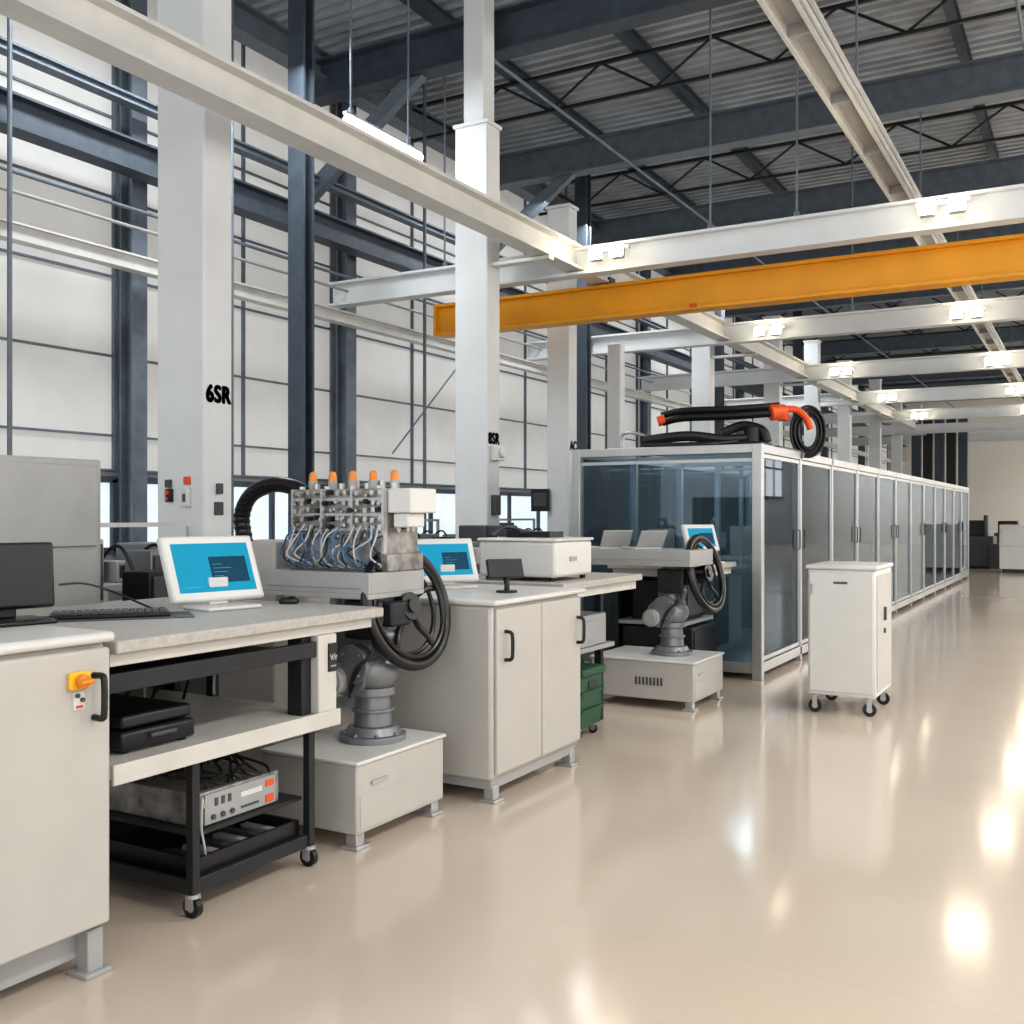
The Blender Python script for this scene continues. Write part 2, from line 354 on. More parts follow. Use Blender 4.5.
for y in (10.53, 15.89, 21.09, 26.29, 31.49):
    xs = (-4.72,-1.27,1.9) if y < 11 else (-4.42,-1.6,1.3)
    for x in xs: flood(x, y-.02, 4.42 if y < 11 else 4.36)
e = thing("tube_light", (-6.6, 8.8, 5.49), "suspended fluorescent tube light, switched on", "light")
G().box(-6.63,-6.57,8.2,9.55,5.55,5.58).obj("housing", GRYL, e, .006)
G().cyl((-6.6,8.23,5.50),(-6.6,9.52,5.50),.05).obj("tube", TUBE, e)
# ------------------------------------------------------------ casters, feet
def caster(x, y, z, parent, r=.04):
    G().cyl((x,y-.013,r),(x,y+.013,r),r,mi=0).cyl((x,y-.015,r),(x,y+.015,r),r*.45,mi=1).box(x-.018,x+.018,y-.022,y-.016,r*.8,z,1).box(x-.018,x+.018,y+.016,y+.022,r*.8,z,1).cyl((x,y,z-.015),(x,y,z),.028,mi=1).obj("caster", [RUB, ALU], parent)
def foot(x, y, z, parent, m=GRYL):
    G().box(x-.03,x+.03,y-.03,y+.03,.015,z).box(x-.05,x+.05,y-.05,y+.05,0,.018).obj("foot", m, parent, .004)
# ------------------------------------------------------------ near cabinet with emergency stop
e = thing("control_cabinet", (-3.15, 1.6, 0), "light grey metal cabinet with orange emergency switch and black handle", "cabinet")
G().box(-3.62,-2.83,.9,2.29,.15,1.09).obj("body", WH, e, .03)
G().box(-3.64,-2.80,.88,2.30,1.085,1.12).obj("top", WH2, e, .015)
G().box(-2.83,-2.805,.95,2.28,.17,1.07).obj("door", WH, e, .01)
G().box(-3.6,-2.9,.92,2.25,.05,.15).obj("plinth", GRYL, e, .005)
for p in ((-2.87,2.25),(-3.55,2.23),(-2.88,.98),(-3.55,.98)): foot(p[0],p[1],.15,e)
g = G().box(-2.805,-2.785,2.115,2.190,.95,1.005,0).cyl((-2.785,2.15,.977),(-2.76,2.15,.977),.022,mi=1)
g.box(-2.76,-2.745,2.125,2.175,.97,.984,1)
g.obj("emergency_switch", [YEL2, ORG], e, .004)
G().box(-2.805,-2.798,2.135,2.175,.885,.94).cyl((-2.8,2.147,.93),(-2.79,2.147,.93),.007,mi=1).cyl((-2.8,2.165,.915),(-2.79,2.165,.915),.007,mi=1).box(-2.8,-2.796,2.143,2.168,.89,.898,2).obj("label_plate", [WH2, DKG, RED], e)
G().tube(cr([(-2.805,2.215,.85),(-2.765,2.215,.85),(-2.755,2.215,.87),(-2.755,2.215,.965),(-2.765,2.215,.985),(-2.805,2.215,.985)],4),.011,8).obj("handle", BLK, e)
def monitor(loc, rot, w, h, bez, scr, label, tilt=15, pole=.08, thick=.04):
    e = thing("computer_monitor", loc, label, "monitor", rot=rot)
    G().box(-.10,.11,-.14,.14,0,.018).obj("base", bez, e, .008)
    G().box(-.05,-.02,-.05,.05,.018,pole+.1).obj("stand", bez, e, .006)
    M = Matrix.Translation((0,0,pole)) @ Matrix.Rotation(math.radians(-tilt), 4, 'Y')
    G(M).box(-thick,0,-w/2,w/2,0,h).obj("housing", bez, e, .012)
    b = .040 if bez is WH2 else .015
    g = G(M).box(0,.003,-w/2+b,w/2-b,b,h-b,0)
    if scr is SCR:
        g.box(.003,.0035,-w*.05,w*.36,h*.26,h*.66,1)
        for k in range(4): g.box(.0035,.004,-w*.02,w*(.08+.05*(k%3)),h*(.36+.06*k),h*(.366+.06*k),2)
        g.box(.003,.0035,-w*.36,-w*.20,h*.2,h*.21,2)
    g.obj("screen", [scr, SCR2, SCR3], e)
    return e
monitor((-3.3,2.24,1.12), math.radians(-12), .36, .235, BLK, BLK, "black flat monitor standing on the grey cabinet", 4, .05)
e = thing("tall_cabinet", (-4.8,3.0,0), "tall plain grey metal cabinet behind the workbench", "cabinet")
G().box(-5.4,-4.25,2.6,3.40,.08,1.77).obj("body", GRYL, e, .01)
G().box(-4.25,-4.235,2.63,3.37,1.35,1.74).obj("door", GRYL, e, .005)
G().box(-4.25,-4.235,2.63,3.37,.12,1.33).obj("door", GRYL, e, .005)
G().box(-5.3,-4.35,2.7,3.3,0,.08).obj("plinth", DKG, e)
# ------------------------------------------------------------ workbench 1
e = thing("workbench", (-3.45,3.0,0), "workbench with speckled cream top and white lower shelf", "workbench")
G().box(-4.15,-2.83,2.325,3.80,1.035,1.08).obj("worktop", WOOD, e, .008)
G().box(-4.1,-2.87,2.33,3.76,.99,1.035).obj("frame_rail", CREAM, e, .004)
G().box(-2.90,-2.87,2.33,3.38,.90,.965).box(-4.0,-2.9,2.33,2.36,.9,.965).box(-3.6,-2.95,2.4,3.35,.905,.93).obj("under_rail", DKM, e, .004)
G().box(-4.05,-2.86,2.325,3.50,.615,.655).box(-2.86,-2.845,2.325,3.51,.595,.665).obj("lower_shelf", CREAM, e, .004)
G().box(-2.93,-2.86,3.38,3.50,.655,.99).obj("side_plate", CREAM, e, .006)
G().box(-2.98,-2.90,3.32,3.38,.655,.99).obj("side_plate", DKM, e, .004)
G().box(-2.86,-2.853,3.44,3.495,.83,.95).obj("sticker", BLK, e)
text("V/r", .038, (-2.850,3.467,.89), FX, e, WH2)
G().box(-2.853,-2.85,3.45,3.485,.85,.856).obj("sticker_print", GRYL, e)
for (x,y) in ((-4.05,2.4),(-4.05,3.68),(-3.6,3.50)):
    G().box(x-.02,x+.02,y-.02,y+.02,0,1.0).obj("leg", DKM, e)
G().box(-4.10,-4.08,2.4,3.7,.1,.98).obj("dark_backing", BLK, e)  # black sheet added to stand in for the dark space under the bench
G().cyl((-3.6,2.36,.80),(-3.6,3.5,.80),.018).cyl((-3.9,2.36,.86),(-3.9,3.5,.86),.022).obj("under_pipe", ALU, e)
monitor((-3.42,3.38,1.08), math.radians(-10), .48, .31, WH2, SCR, "white-framed monitor with cyan screen on the workbench", 22, .04)
e = thing("keyboard", (-3.52,2.86,1.08), "black keyboard on a dark mat on the workbench", "keyboard", rot=math.radians(52))
G().box(-.28,.32,-.14,.13,0,.004).obj("desk_mat", DKG, e)
G().box(-.23,.23,-.08,.08,.004,.022).obj("body", BLK, e, .005)
g = G()
for i in range(15):
    for j in range(5): g.box(-.218+i*.0292,-.194+i*.0292,-.07+j*.028,-.047+j*.028,.022,.030)
g.obj("keycaps", DKG, e)
e = thing("computer_mouse", (-3.33,3.72,1.08), "small black computer mouse on the bench edge", "mouse", rot=.5)
G().ball((0,0,.012),.045,sc=(1.1,.7,.55)).obj("shell", BLK, e)
G().box(-.004,.03,-.003,.003,.03,.038).obj("scroll_wheel", DKG, e)
G().tube(cr([(-3.9,2.9,1.2),(-3.86,3.0,1.20),(-3.8,3.1,1.16),(-3.6,3.15,1.09),(-3.6,3.2,1.09)],6),.005,6).obj("cable", RUB, label="thin black cable looping across the workbench", cat="cable", group="loose cables")
e = thing("equipment_case", (-3.2,2.68,.655), "flat black equipment case on the lower shelf", "case")
G().box(-3.42,-2.97,2.46,2.80,.665,.735).obj("body", BLK, e, .012)
G().box(-3.41,-2.98,2.47,2.79,.742,.79).obj("lid", BLK, e, .012)
G().box(-2.97,-2.955,2.58,2.70,.70,.715).obj("latch", DKG, e, .003)
for p in ((-3.38,2.5),(-3.0,2.5),(-3.38,2.76),(-3.0,2.76)): G().cyl((p[0],p[1],.655),(p[0],p[1],.667),.015).obj("foot", RUB, e)
e = thing("rolling_cart", (-3.3,3.08,0), "black metal rolling cart under the workbench", "cart")
for (x,y) in ((-2.93,2.75),(-2.93,3.40),(-3.62,2.75),(-3.62,3.40)):
    G().box(x-.018,x+.018,y-.018,y+.018,.09,.595).obj("post", DKM, e, .003)
    caster(x, y, .09, e)
G().box(-3.62,-2.93,2.74,3.41,.09,.115).box(-2.945,-2.92,2.74,3.41,.085,.14).box(-3.62,-2.92,2.735,2.755,.085,.14).obj("bottom_shelf", DKM, e, .003)
G().box(-3.60,-2.95,2.78,3.38,.285,.30).obj("middle_shelf", DKM, e, .002)
G().box(-3.62,-3.6,2.77,3.38,.12,.58).obj("dark_backing", BLK, e)
e = thing("power_unit", (-3.2,3.05,.30), "worn metallic power unit with orange labels on the cart", "power unit")
G().box(-3.5,-2.99,2.83,3.28,.30,.43).obj("body", WORN, e, .006)
g = G().box(-2.99,-2.982,2.86,3.25,.305,.42,0).box(-2.983,-2.978,3.19,3.235,.315,.345,1).box(-2.983,-2.978,3.19,3.235,.38,.405,1)
for k in range(3): g.box(-2.983,-2.978,2.91+.035*k,2.925+.035*k,.37,.40,2)
for k in range(3): g.cyl((-2.983,2.9+.05*k,.33),(-2.972,2.9+.05*k,.33),.010,mi=2)
g.box(-2.983,-2.98,3.05,3.17,.37,.39,3).box(-2.983,-2.98,3.05,3.15,.325,.335,2)
g.obj("front_panel", [GRYL, REDO, DKG, WH2], e)
e = thing("component_tray", (-3.2,3.1,.115), "black plastic tray of cards on the cart's lower shelf", "tray")
G().box(-3.55,-2.96,2.80,3.36,.115,.13).box(-2.975,-2.96,2.80,3.36,.13,.2).box(-3.55,-2.96,2.79,2.805,.13,.2).box(-3.55,-2.96,3.355,3.37,.13,.2).obj("tray_body", BLK, e)
for k in range(6): G().box(-3.2+.03*(k%2),-3.0,2.84+.08*k,2.88+.08*k,.13,.185).obj("card", GRYL if k%2 else DKG, e)
for k in range(12):
    y = 2.45+.08*k; x = -3.9+.06*(k%4)
    G().tube(cr([(x,y,.97),(x+.05,y+.05,.85-.03*(k%4)),(x+.2,y+.08,.78+.02*(k%3)),(x+.1+.05*(k%3),y+.1,.66+.02*(k%2))],6),.007,6).obj("cable", [RUB,RUB,CABW][k%3], label="loose thin cable hanging beneath the workbench top", cat="cable", group="loose cables")
for k in range(10):
    y = 2.90+.035*k; rr = random.uniform
    G().tube(cr([(-3.3,y,.44),(-3.2+rr(-.05,.05),y+rr(-.1,.1),.49+rr(0,.05)),(-3.1+rr(-.05,.05),y+rr(-.1,.1),.48+rr(-.02,.04)),(-3.03,y+rr(-.06,.06),.46),(-3.02+.004*k,y,.437)],6),.006,6).obj("cable", [RUB,RUB,DKM][k%3], label="tangled cable coiled on top of the power unit", cat="cable", group="loose cables")
G().tube(cr([(-2.97,2.84,.38),(-2.955,2.82,.42),(-2.95,2.81,.32),(-2.955,2.83,.24),(-2.97,2.85,.2)],6),.005,6).obj("cable", CABW, label="short pale cable beside the power unit", cat="cable", group="loose cables")
# ------------------------------------------------------------ pedestals and robot arms
def pedestal(x0,x1,y0,y1,zt,label,vent):
    e = thing("pedestal_box", ((x0+x1)/2,(y0+y1)/2,0), label, "machine base")
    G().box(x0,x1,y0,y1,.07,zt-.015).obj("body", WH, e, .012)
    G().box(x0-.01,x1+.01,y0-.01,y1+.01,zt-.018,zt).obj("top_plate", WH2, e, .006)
    G().box(x1,x1+.004,y0+.02,y1-.02,.09,zt*.6).obj("front_panel", WH, e, .002)
    if vent:
        g = G()
        for j in range(8): g.box(x1-.48+.03*j,x1-.465+.03*j,y0-.004,y0+.001,.18,.24)
        g.obj("vent", DKG, e)
    G().box(x1+.004,x1+.01,y0+.10,y0+.22,zt*.70,zt*.74).obj("name_plate", ALU, e)
    for p in ((x0+.05,y0+.05),(x1-.05,y0+.05),(x0+.05,y1-.05),(x1-.05,y1-.05)): foot(p[0],p[1],.07,e,ALU)
    return e
pedestal(-3.42,-2.86,3.64,4.34,.40,"light grey steel pedestal box on feet under the robot arm",0)
pedestal(-3.52,-2.66,7.48,8.18,.38,"light grey steel pedestal box with vent under the second robot arm",1)
def robot(cx, cy, z, px0, px1, py0, py1, label, wo, wr=.29):
    e = thing("robot_arm", (cx, cy, z), label, "robot")
    g = G().cyl((cx,cy,z),(cx,cy,z+.03),.165,seg=28)
    for k in range(8):
        a = k*math.pi/4; g.cyl((cx+.14*math.cos(a),cy+.14*math.sin(a),z+.03),(cx+.14*math.cos(a),cy+.14*math.sin(a),z+.045),.012,seg=6)
    g.obj("base_flange", GRY, e, .003)
    G().cyl((cx,cy,z+.03),(cx,cy,z+.07),.14,.12,seg=28).cyl((cx,cy,z+.07),(cx,cy,z+.22),.095,.085,seg=28).cyl((cx,cy,z+.22),(cx,cy,z+.26),.11,.11,seg=28).cyl((cx,cy,z+.14),(cx,cy,z+.155),.105,seg=28).obj("base_column", GRY, e, .004)
    g = G().ball((cx,cy,z+.34),.135,20,14,sc=(1,1,.85)).cyl((cx-.06,cy-.13,z+.33),(cx-.06,cy+.12,z+.33),.11,seg=28).cyl((cx-.02,cy-.15,z+.38),(cx-.02,cy+.13,z+.38),.095,seg=28)
    for k in range(8):
        a = k*math.pi/4; g.cyl((cx-.02+.07*math.cos(a),cy-.15,z+.38+.07*math.sin(a)),(cx-.02+.07*math.cos(a),cy-.162,z+.38+.07*math.sin(a)),.009,seg=6)
    g.obj("shoulder_joint", GRY, e, .004)
    G().cyl((cx-.11,cy-.2,z+.30),(cx-.11,cy-.02,z+.30),.07,seg=24).cyl((cx-.11,cy-.22,z+.30),(cx-.11,cy-.2,z+.30),.055,seg=24).obj("motor", GRYL, e, .006)
    G().cyl((cx-.02,cy,z+.40),(cx+.05,cy+.02,z+.56),.11,.08,seg=24).box(cx-.10,cx+.10,cy-.08,cy+.07,z+.46,z+.56).obj("upper_link", GRY, e, .02)
    G().ball((cx+.03,cy+.02,z+.60),.105,20,12).cyl((cx+.03,cy-.12,z+.60),(cx+.03,cy+.11,z+.60),.08,seg=24).cyl((cx+.03,cy+.02,z+.64),(cx-.02,cy+.02,1.10),.09,.12,seg=24).obj("elbow_joint", GRY, e, .004)
    G().box(cx+.02,cx+.16,cy-.06,cy+.10,z+.56,z+.68).box(cx-.08,cx+.14,cy-.13,cy-.10,z+.5,z+.69).obj("gear_housing", DKM, e, .012)
    for k in range(3):
        G().tube(cr([(cx+.06,cy-.1+.03*k,z+.58),(cx+.10,cy-.13+.03*k,z+.45),(cx+.02,cy-.17+.02*k,z+.35),(cx-.05,cy-.12,z+.22)],6),.009,6).obj("cable", RUB, e)
    g = G().box(px0,px1,py0,py1,1.10,1.125).box(px0,px1,py0,py0+.02,1.125,1.225).box(px0,px1,py1-.02,py1,1.125,1.225).box(px1-.02,px1,py0+.02,py1-.02,1.125,1.225).box(px0,px0+.02,py0+.02,py1-.02,1.125,1.225).box(px0+.02,px1-.02,py0+.02,py1-.02,1.195,1.225)
    g.box(px0+.05,px1-.05,py0-.006,py0,1.15,1.155)
    g.obj("platform", GRYL, e, .006)
    W = Vector((cx+wo[0], cy+wo[1], z+.645))
    M = Matrix.Translation(W) @ Matrix.Rotation(math.radians(-5),4,'Z') @ Matrix.Rotation(math.radians(-14),4,'Y')
    w = G(M).ring((0,0,0),(1,0,0),wr,.028,64,12).ring((.014,0,0),(1,0,0),wr-.038,.012,64,8).ring((-.03,0,0),(1,0,0),wr-.06,.012,64,8).obj("steering_wheel", RUB, e)
    g = G(M).cyl((-.07,0,0),(.03,0,0),.07,seg=24).cyl((.03,0,0),(.045,0,0),.035,seg=20)
    for k in range(5):
        a = k*2*math.pi/5+.3
        p = lambda r, x, da: (x, r*math.cos(a+da), r*math.sin(a+da))
        g.tube(cr([p(.05,0,0),p(.13,-.03,.12),p(.21,-.02,.1),p(wr-.01,0,0)],5),.016,8)
    g.obj("wheel_spokes", BLK, w)
    G().cyl((cx+.0,cy+.03,z+.60),M@Vector((-.05,0,0)),.045,.04,seg=18).obj("wheel_shaft", GRY, e)
    return e
robot(-3.10,4.07,.40,-3.66,-2.98,3.88,4.34,"grey articulated robot arm carrying a platform and black handwheel",(.13,.11))
robot(-2.98,7.86,.38,-3.64,-2.72,7.56,8.1,"grey articulated robot arm with handwheel on the vented pedestal",(.22,.18),.30)
# valve manifold machine
e = thing("valve_manifold", (-3.3,4.15,1.225), "silver valve manifold with cables and amber caps on the platform", "machine")
G().box(-3.58,-2.99,4.04,4.30,1.30,1.63).box(-3.60,-2.97,4.02,4.32,1.225,1.31).obj("body", WORN, e, .006)
for j in range(3): G().box(-3.57,-3.0,4.028,4.04,1.42+.075*j,1.435+.075*j).obj("mounting_rail", ALU, e)
for i in range(4): G().box(-3.575+.19*i,-3.56+.19*i,4.01,4.04,1.31,1.63).obj("divider", ALU, e)
for i in range(13):
    for j in range(6):
        x = -3.55+i*.0445+random.uniform(-.008,.008); zc = 1.395+j*.042+random.uniform(-.008,.008); r = random.uniform(.007,.013)
        g = G().cyl((x,4.04,zc),(x,4.04-random.uniform(.02,.05),zc),r,seg=8)
        if random.random() < .6: g.box(x-.011,x+.011,4.012,4.04,zc-.01,zc+.014)
        g.obj("fitting", random.choice([SIL,ALU,CHR,CHR,DKM]), e)
for i in range(3):
    for j in range(3): G().cyl((-2.99,4.09+i*.07,1.43+j*.06),(-2.99+random.uniform(.02,.04),4.09+i*.07,1.43+j*.06),.016,seg=8).obj("fitting", CHR, e)
for i in range(11): G().cyl((-3.55+i*.054,4.07+.05*(i%3),1.63),(-3.55+i*.054,4.07+.05*(i%3),1.645+.015*(i%3)),.016,seg=8).obj("fitting", ALU, e)
for i in range(28):
    x = -3.56+i*.021; m = [BLU,CABW,DKM,BLU,CABW][i%5]; rr = random.uniform
    G().tube(cr([(x,4.0,1.41+rr(-.02,.04)),(x+rr(-.03,.03),3.95,1.38+rr(-.02,.02)),(x+rr(-.05,.05),3.92+rr(0,.02),1.31+rr(-.02,.02)),(x+rr(-.06,.06),3.96,1.26),(x,4.0,1.24)],5),.0045,6).obj("cable", m, e)
for i, x in enumerate((-3.54,-3.41,-3.28,-3.15,-3.02)):
    G().cyl((x,4.14,1.63),(x,4.14,1.675),.024).obj("beacon_base", GRYL, e)
    G().cyl((x,4.14,1.675),(x,4.14,1.705),.022,.020).ball((x,4.14,1.705),.020,12,8).obj("amber_beacon", ORG, e)
G().box(-2.99,-2.85,4.04,4.26,1.51,1.63).box(-2.97,-2.88,4.06,4.2,1.44,1.51).obj("junction_box", WH2, e, .008)
e = thing("pump_cabinet", (-3.95,4.2,0), "pale grey pump cabinet behind the valve machine", "cabinet")
G().box(-4.2,-3.72,4.05,4.5,.05,1.36).obj("body", WH, e, .015)
G().box(-4.15,-3.78,4.1,4.45,0,.05).obj("plinth", DKG, e)
g = G(); P = cr([(-3.98,4.1,1.36),(-4.0,4.1,1.50),(-3.93,4.1,1.61),(-3.80,4.12,1.66),(-3.68,4.13,1.65),(-3.58,4.14,1.61)],8)
g.tube(P,.042,14)
for p in P[::2]: g.ball(p,.048,12,6,sc=(1,1,.5))
g.obj("hose", RUB, e, label="black corrugated hose")
# ------------------------------------------------------------ cabinet 2
e = thing("storage_cabinet", (-3.15,5.09,0), "light grey two-door storage cabinet with black handles", "cabinet")
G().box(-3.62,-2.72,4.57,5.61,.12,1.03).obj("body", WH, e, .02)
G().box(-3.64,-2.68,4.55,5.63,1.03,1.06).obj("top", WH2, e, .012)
d1 = G().box(-2.72,-2.70,4.60,5.09,.15,1.01).obj("door", WH, e, .006)
d2 = G().box(-2.72,-2.70,5.10,5.59,.15,1.01).obj("door", WH, e, .006)
for d, y in ((d1,4.68),(d2,5.54)):
    G().tube(cr([(-2.70,y,.74),(-2.665,y,.745),(-2.655,y,.77),(-2.655,y,.86),(-2.665,y,.885),(-2.70,y,.89)],4),.010,8).obj("handle", BLK, d)
G().box(-3.6,-2.74,4.6,5.58,.07,.12).obj("plinth", GRYL, e)
for p in ((-2.76,4.64),(-2.76,5.54),(-3.55,4.64),(-3.55,5.54)): foot(p[0],p[1],.09,e,ALU)
e = thing("tablet_holder", (-2.92,5.08,1.06), "small black tablet on a curved stand atop the cabinet", "tablet", rot=math.radians(-35))
G().cyl((0,0,0),(0,0,.012),.06).tube(cr([(0,0,.01),(.0,.0,.05),(-.02,0,.09)],4),.016,8).obj("stand", BLK, e)
G(Matrix.Translation((0,0,.085))@Matrix.Rotation(math.radians(-20),4,'Y')).box(-.02,.006,-.11,.11,0,.11).obj("tablet", BLK, e, .004)
monitor((-3.40,5.22,1.06), math.radians(-30), .42, .28, WH2, SCR, "white-framed monitor with cyan screen above the storage cabinet", 22, .04)
# ------------------------------------------------------------ bench 2
def bench(x0,x1,y0,y1,label):
    e = thing("workbench", ((x0+x1)/2,(y0+y1)/2,0), label, "workbench")
    G().box(x0,x1,y0,y1,1.03,1.075).obj("worktop", WOOD, e, .006)
    G().box(x0+.04,x1-.04,y0+.03,y1-.03,.97,1.03).obj("frame_rail", CREAM, e)
    for p in ((x0+.06,y0+.06),(x1-.32,y0+.06),(x0+.06,y1-.06),(x1-.32,y1-.06)): G().box(p[0]-.025,p[0]+.025,p[1]-.025,p[1]+.025,0,.97).obj("leg", DKM, e)
    G().box(x0+.05,x1-.2,y0+.05,y1-.05,.55,.58).obj("lower_shelf", GRYL, e)
    G().box(x0+.02,x0+.04,y0+.05,y1-.05,.1,.97).obj("dark_backing", BLK, e)
    return e
bench(-3.9,-2.86,5.68,6.95,"workbench with cream top next to the storage cabinet")
e = thing("desktop_unit", (-3.3,6.2,1.075), "long white instrument case on the workbench", "instrument")
G().box(-3.55,-2.98,5.80,6.35,1.10,1.33).obj("case", WH2, e, .02)
G().box(-3.56,-2.97,5.79,6.36,1.33,1.35).obj("lid", WH2, e, .01)
G().box(-2.98,-2.972,6.0,6.1,1.2,1.23).obj("front_display", GRYL, e)
for p in ((-3.5,5.85),(-3.03,5.85),(-3.5,6.3),(-3.03,6.3)): G().cyl((p[0],p[1],1.075),(p[0],p[1],1.10),.02).obj("foot", RUB, e)
g = G().tube(cr([(-3.5,5.9,1.365),(-3.45,6.0,1.42),(-3.35,6.2,1.37),(-3.3,6.3,1.365)],6),.012,6).box(-3.3,-3.15,6.05,6.25,1.35,1.39).box(-3.45,-3.35,6.0,6.15,1.35,1.40)
g.obj("cable_clutter", BLK, label="black tool and cable lying on the white instrument case", cat="tool")
e = thing("drawer_unit", (-3.4,5.9,.0), "grey drawer unit beneath the workbench", "drawer unit")
G().box(-3.8,-3.12,5.75,6.05,.05,.54).obj("body", GRYL, e, .01)
G().box(-3.12,-3.1,5.77,6.03,.3,.52).obj("drawer", WH, e, .005); G().box(-3.12,-3.1,5.77,6.03,.07,.28).obj("drawer", WH, e, .005)
G().box(-3.78,-3.15,5.77,6.03,0,.05).obj("plinth", DKG, e)
e = thing("equipment_case", (-3.35,6.4,.58), "pale boxed unit on the bench's lower shelf", "case")
G().box(-3.6,-3.08,6.15,6.8,.58,.80).obj("body", GRYL, e, .01)
G().box(-3.08,-3.07,6.2,6.75,.62,.76).obj("front_panel", GRYL, e)
e = thing("equipment_rack", (-3.6,6.7,.0), "dark equipment rack in the shadow under the bench", "rack")
G().box(-3.82,-3.36,6.55,6.85,.03,.54).obj("body", DKM, e, .01); G().box(-3.36,-3.35,6.57,6.83,.3,.5).obj("panel", GRYL, e); G().box(-3.8,-3.4,6.57,6.83,0,.03).obj("plinth", BLK, e)
e = thing("green_bin", (-3.15,6.35,0), "dark green wheeled plastic crate beside the cabinet", "bin")
G().prism([(-3.30,6.16,.07),(-2.98,6.16,.07),(-2.97,6.16,.42),(-3.31,6.16,.42)],(0,.33,0)).obj("body", GRN, e, .012)
G().box(-3.33,-2.95,6.14,6.51,.42,.47).obj("rim", GRN, e, .01)
for k in range(2): G().box(-2.975,-2.960,6.15,6.50,.18+.12*k,.20+.12*k).obj("rib", GRN, e)
G().box(-2.975,-2.966,6.27,6.39,.33,.38).obj("grip", BLK, e)
for p in ((-3.02,6.2),(-3.02,6.45),(-3.26,6.2),(-3.26,6.45)): caster(p[0],p[1],.075,e,.03)
def laptop(loc, rot, label, scr=SCR):
    e = thing("laptop", loc, label, "laptop", rot=rot)
    G().box(-.10,.10,-.13,.13,0,.02).obj("base", WH2, e, .006)
    M = Matrix.Translation((-.10,0,.02))@Matrix.Rotation(math.radians(-28),4,'Y')
    G(M).box(-.01,.004,-.13,.13,0,.15).obj("lid", GRYL, e, .004)
    G(M).box(.004,.006,-.115,.115,.02,.135).obj("screen", scr, e)
    G().box(-.07,.03,-.11,.11,.02,.023).obj("keyboard", DKG, e)
    return e
laptop((-3.49,7.76,1.225), math.radians(140), "grey laptop seen from behind on the robot platform", DKG)
laptop((-3.22,7.80,1.225), math.radians(150), "grey laptop open on the robot platform", DKG)
bench(-3.75,-2.86,8.30,9.18,"dark-framed workbench in front of the glass enclosure")
monitor((-3.0,8.72,1.075), math.radians(-30), .36, .25, WH2, SCR, "white-framed monitor with blue screen by the glass enclosure", 20, .11)
e = thing("computer_tower", (-3.3,8.75,.58), "black computer tower on a shelf under the bench", "computer")
G().box(-3.6,-3.10,8.5,8.95,.58,.93).obj("case", BLK, e, .01); G().box(-3.10,-3.09,8.53,8.92,.62,.9).obj("front_panel", DKG, e)
e = thing("rack_cabinet", (-3.3,8.75,0), "black equipment rack beneath the workbench", "cabinet")
G().box(-3.65,-3.0,8.4,9.05,.03,.53).obj("body", DKM, e, .01); G().box(-3.0,-2.99,8.43,9.02,.06,.5).obj("door", BLK, e, .004); G().box(-3.6,-3.03,8.45,9.0,0,.03).obj("plinth", BLK, e)
# ------------------------------------------------------------ glass enclosure
BX0, BX1, BY0, BZ = -4.50, -2.68, 9.25, 2.15; P = 1.454; N = 12
e = thing("glass_enclosure", ((BX0+BX1)/2, BY0+N*P/2, 0), "long aluminium-framed enclosure with tinted glass doors", "enclosure")
G().box(BX0,BX1,BY0,BY0+N*P,.05,.07).obj("floor_plate", GRYL, e)
for z0, z1 in ((.06,.15),(BZ-.08,BZ)):
    for x in (BX0, BX1):
        G().box(x-.03,x+.03,BY0,BY0+N*P,z0,z1).obj("side_rail", ALU, e, .004)
    for k in (0, N):
        G().box(BX0,BX1,BY0+k*P-.03,BY0+k*P+.03,z0,z1).obj("end_rail", ALU, e, .004)
for k in range(N+1):
    y = BY0+k*P; w = .045 if k in (0,) else .030
    for x in (BX0, BX1):
        G().box(x-w,x+w,y-w,y+w,0,BZ).obj("post", ALU, e, .005)
    if 0 < k < N: G().box(BX0,BX1,y-.02,y+.02,BZ-.06,BZ-.01).obj("roof_rail", ALU, e)
G().box(BX0+.04,BX1-.04,BY0-.006,BY0+.006,.15,BZ-.08).obj("front_glass", GLB, e)
G().box(BX0+.04,BX1-.04,BY0-.015,BY0+.015,BZ-.16,BZ-.13).obj("transom", ALU, e)
for k in range(N):
    y0 = BY0+k*P+.035; y1 = y0+P-.07
    G().box(BX0-.005,BX0+.005,y0,y1,.16,BZ-.08).obj("rear_glass", GLR, e)
    d = G().box(BX1-.02,BX1+.02,y0,y0+.035,.16,BZ-.085).box(BX1-.02,BX1+.02,y1-.035,y1,.16,BZ-.085).box(BX1-.02,BX1+.02,y0+.035,y1-.035,.16,.20).box(BX1-.02,BX1+.02,y0+.035,y1-.035,BZ-.125,BZ-.085).obj("door", ALU, e, .003)
    G().box(BX1-.005,BX1+.005,y0+.035,y1-.035,.20,BZ-.125).obj("door_glass", GLD, d)
    yh = y0+.06 if k % 2 else y1-.06
    G().tube([(BX1+.02,yh,1.15),(BX1+.04,yh,1.16),(BX1+.04,yh,1.34),(BX1+.02,yh,1.35)],.007,8).obj("handle", DKM, d)
G().box(BX0+.3,BX1+.02,9.9,10.95,BZ,BZ+.02).obj("roof_plate", DKG, e)
e0 = thing("test_station", (-3.9,10.6,.07), "grey test station with monitor inside the glass enclosure", "machine", group="test stations")
G().box(-4.35,-3.4,10.1,11.1,.07,.92).obj("body", GRYL, e0, .01)
G().box(-4.38,-3.35,10.07,11.13,.92,.96).obj("worktop", WH2, e0, .005)
G().box(-3.40,-3.385,10.15,10.58,.15,.85).obj("door", DKG, e0); G().box(-3.40,-3.385,10.62,11.05,.15,.85).obj("door", WH, e0)
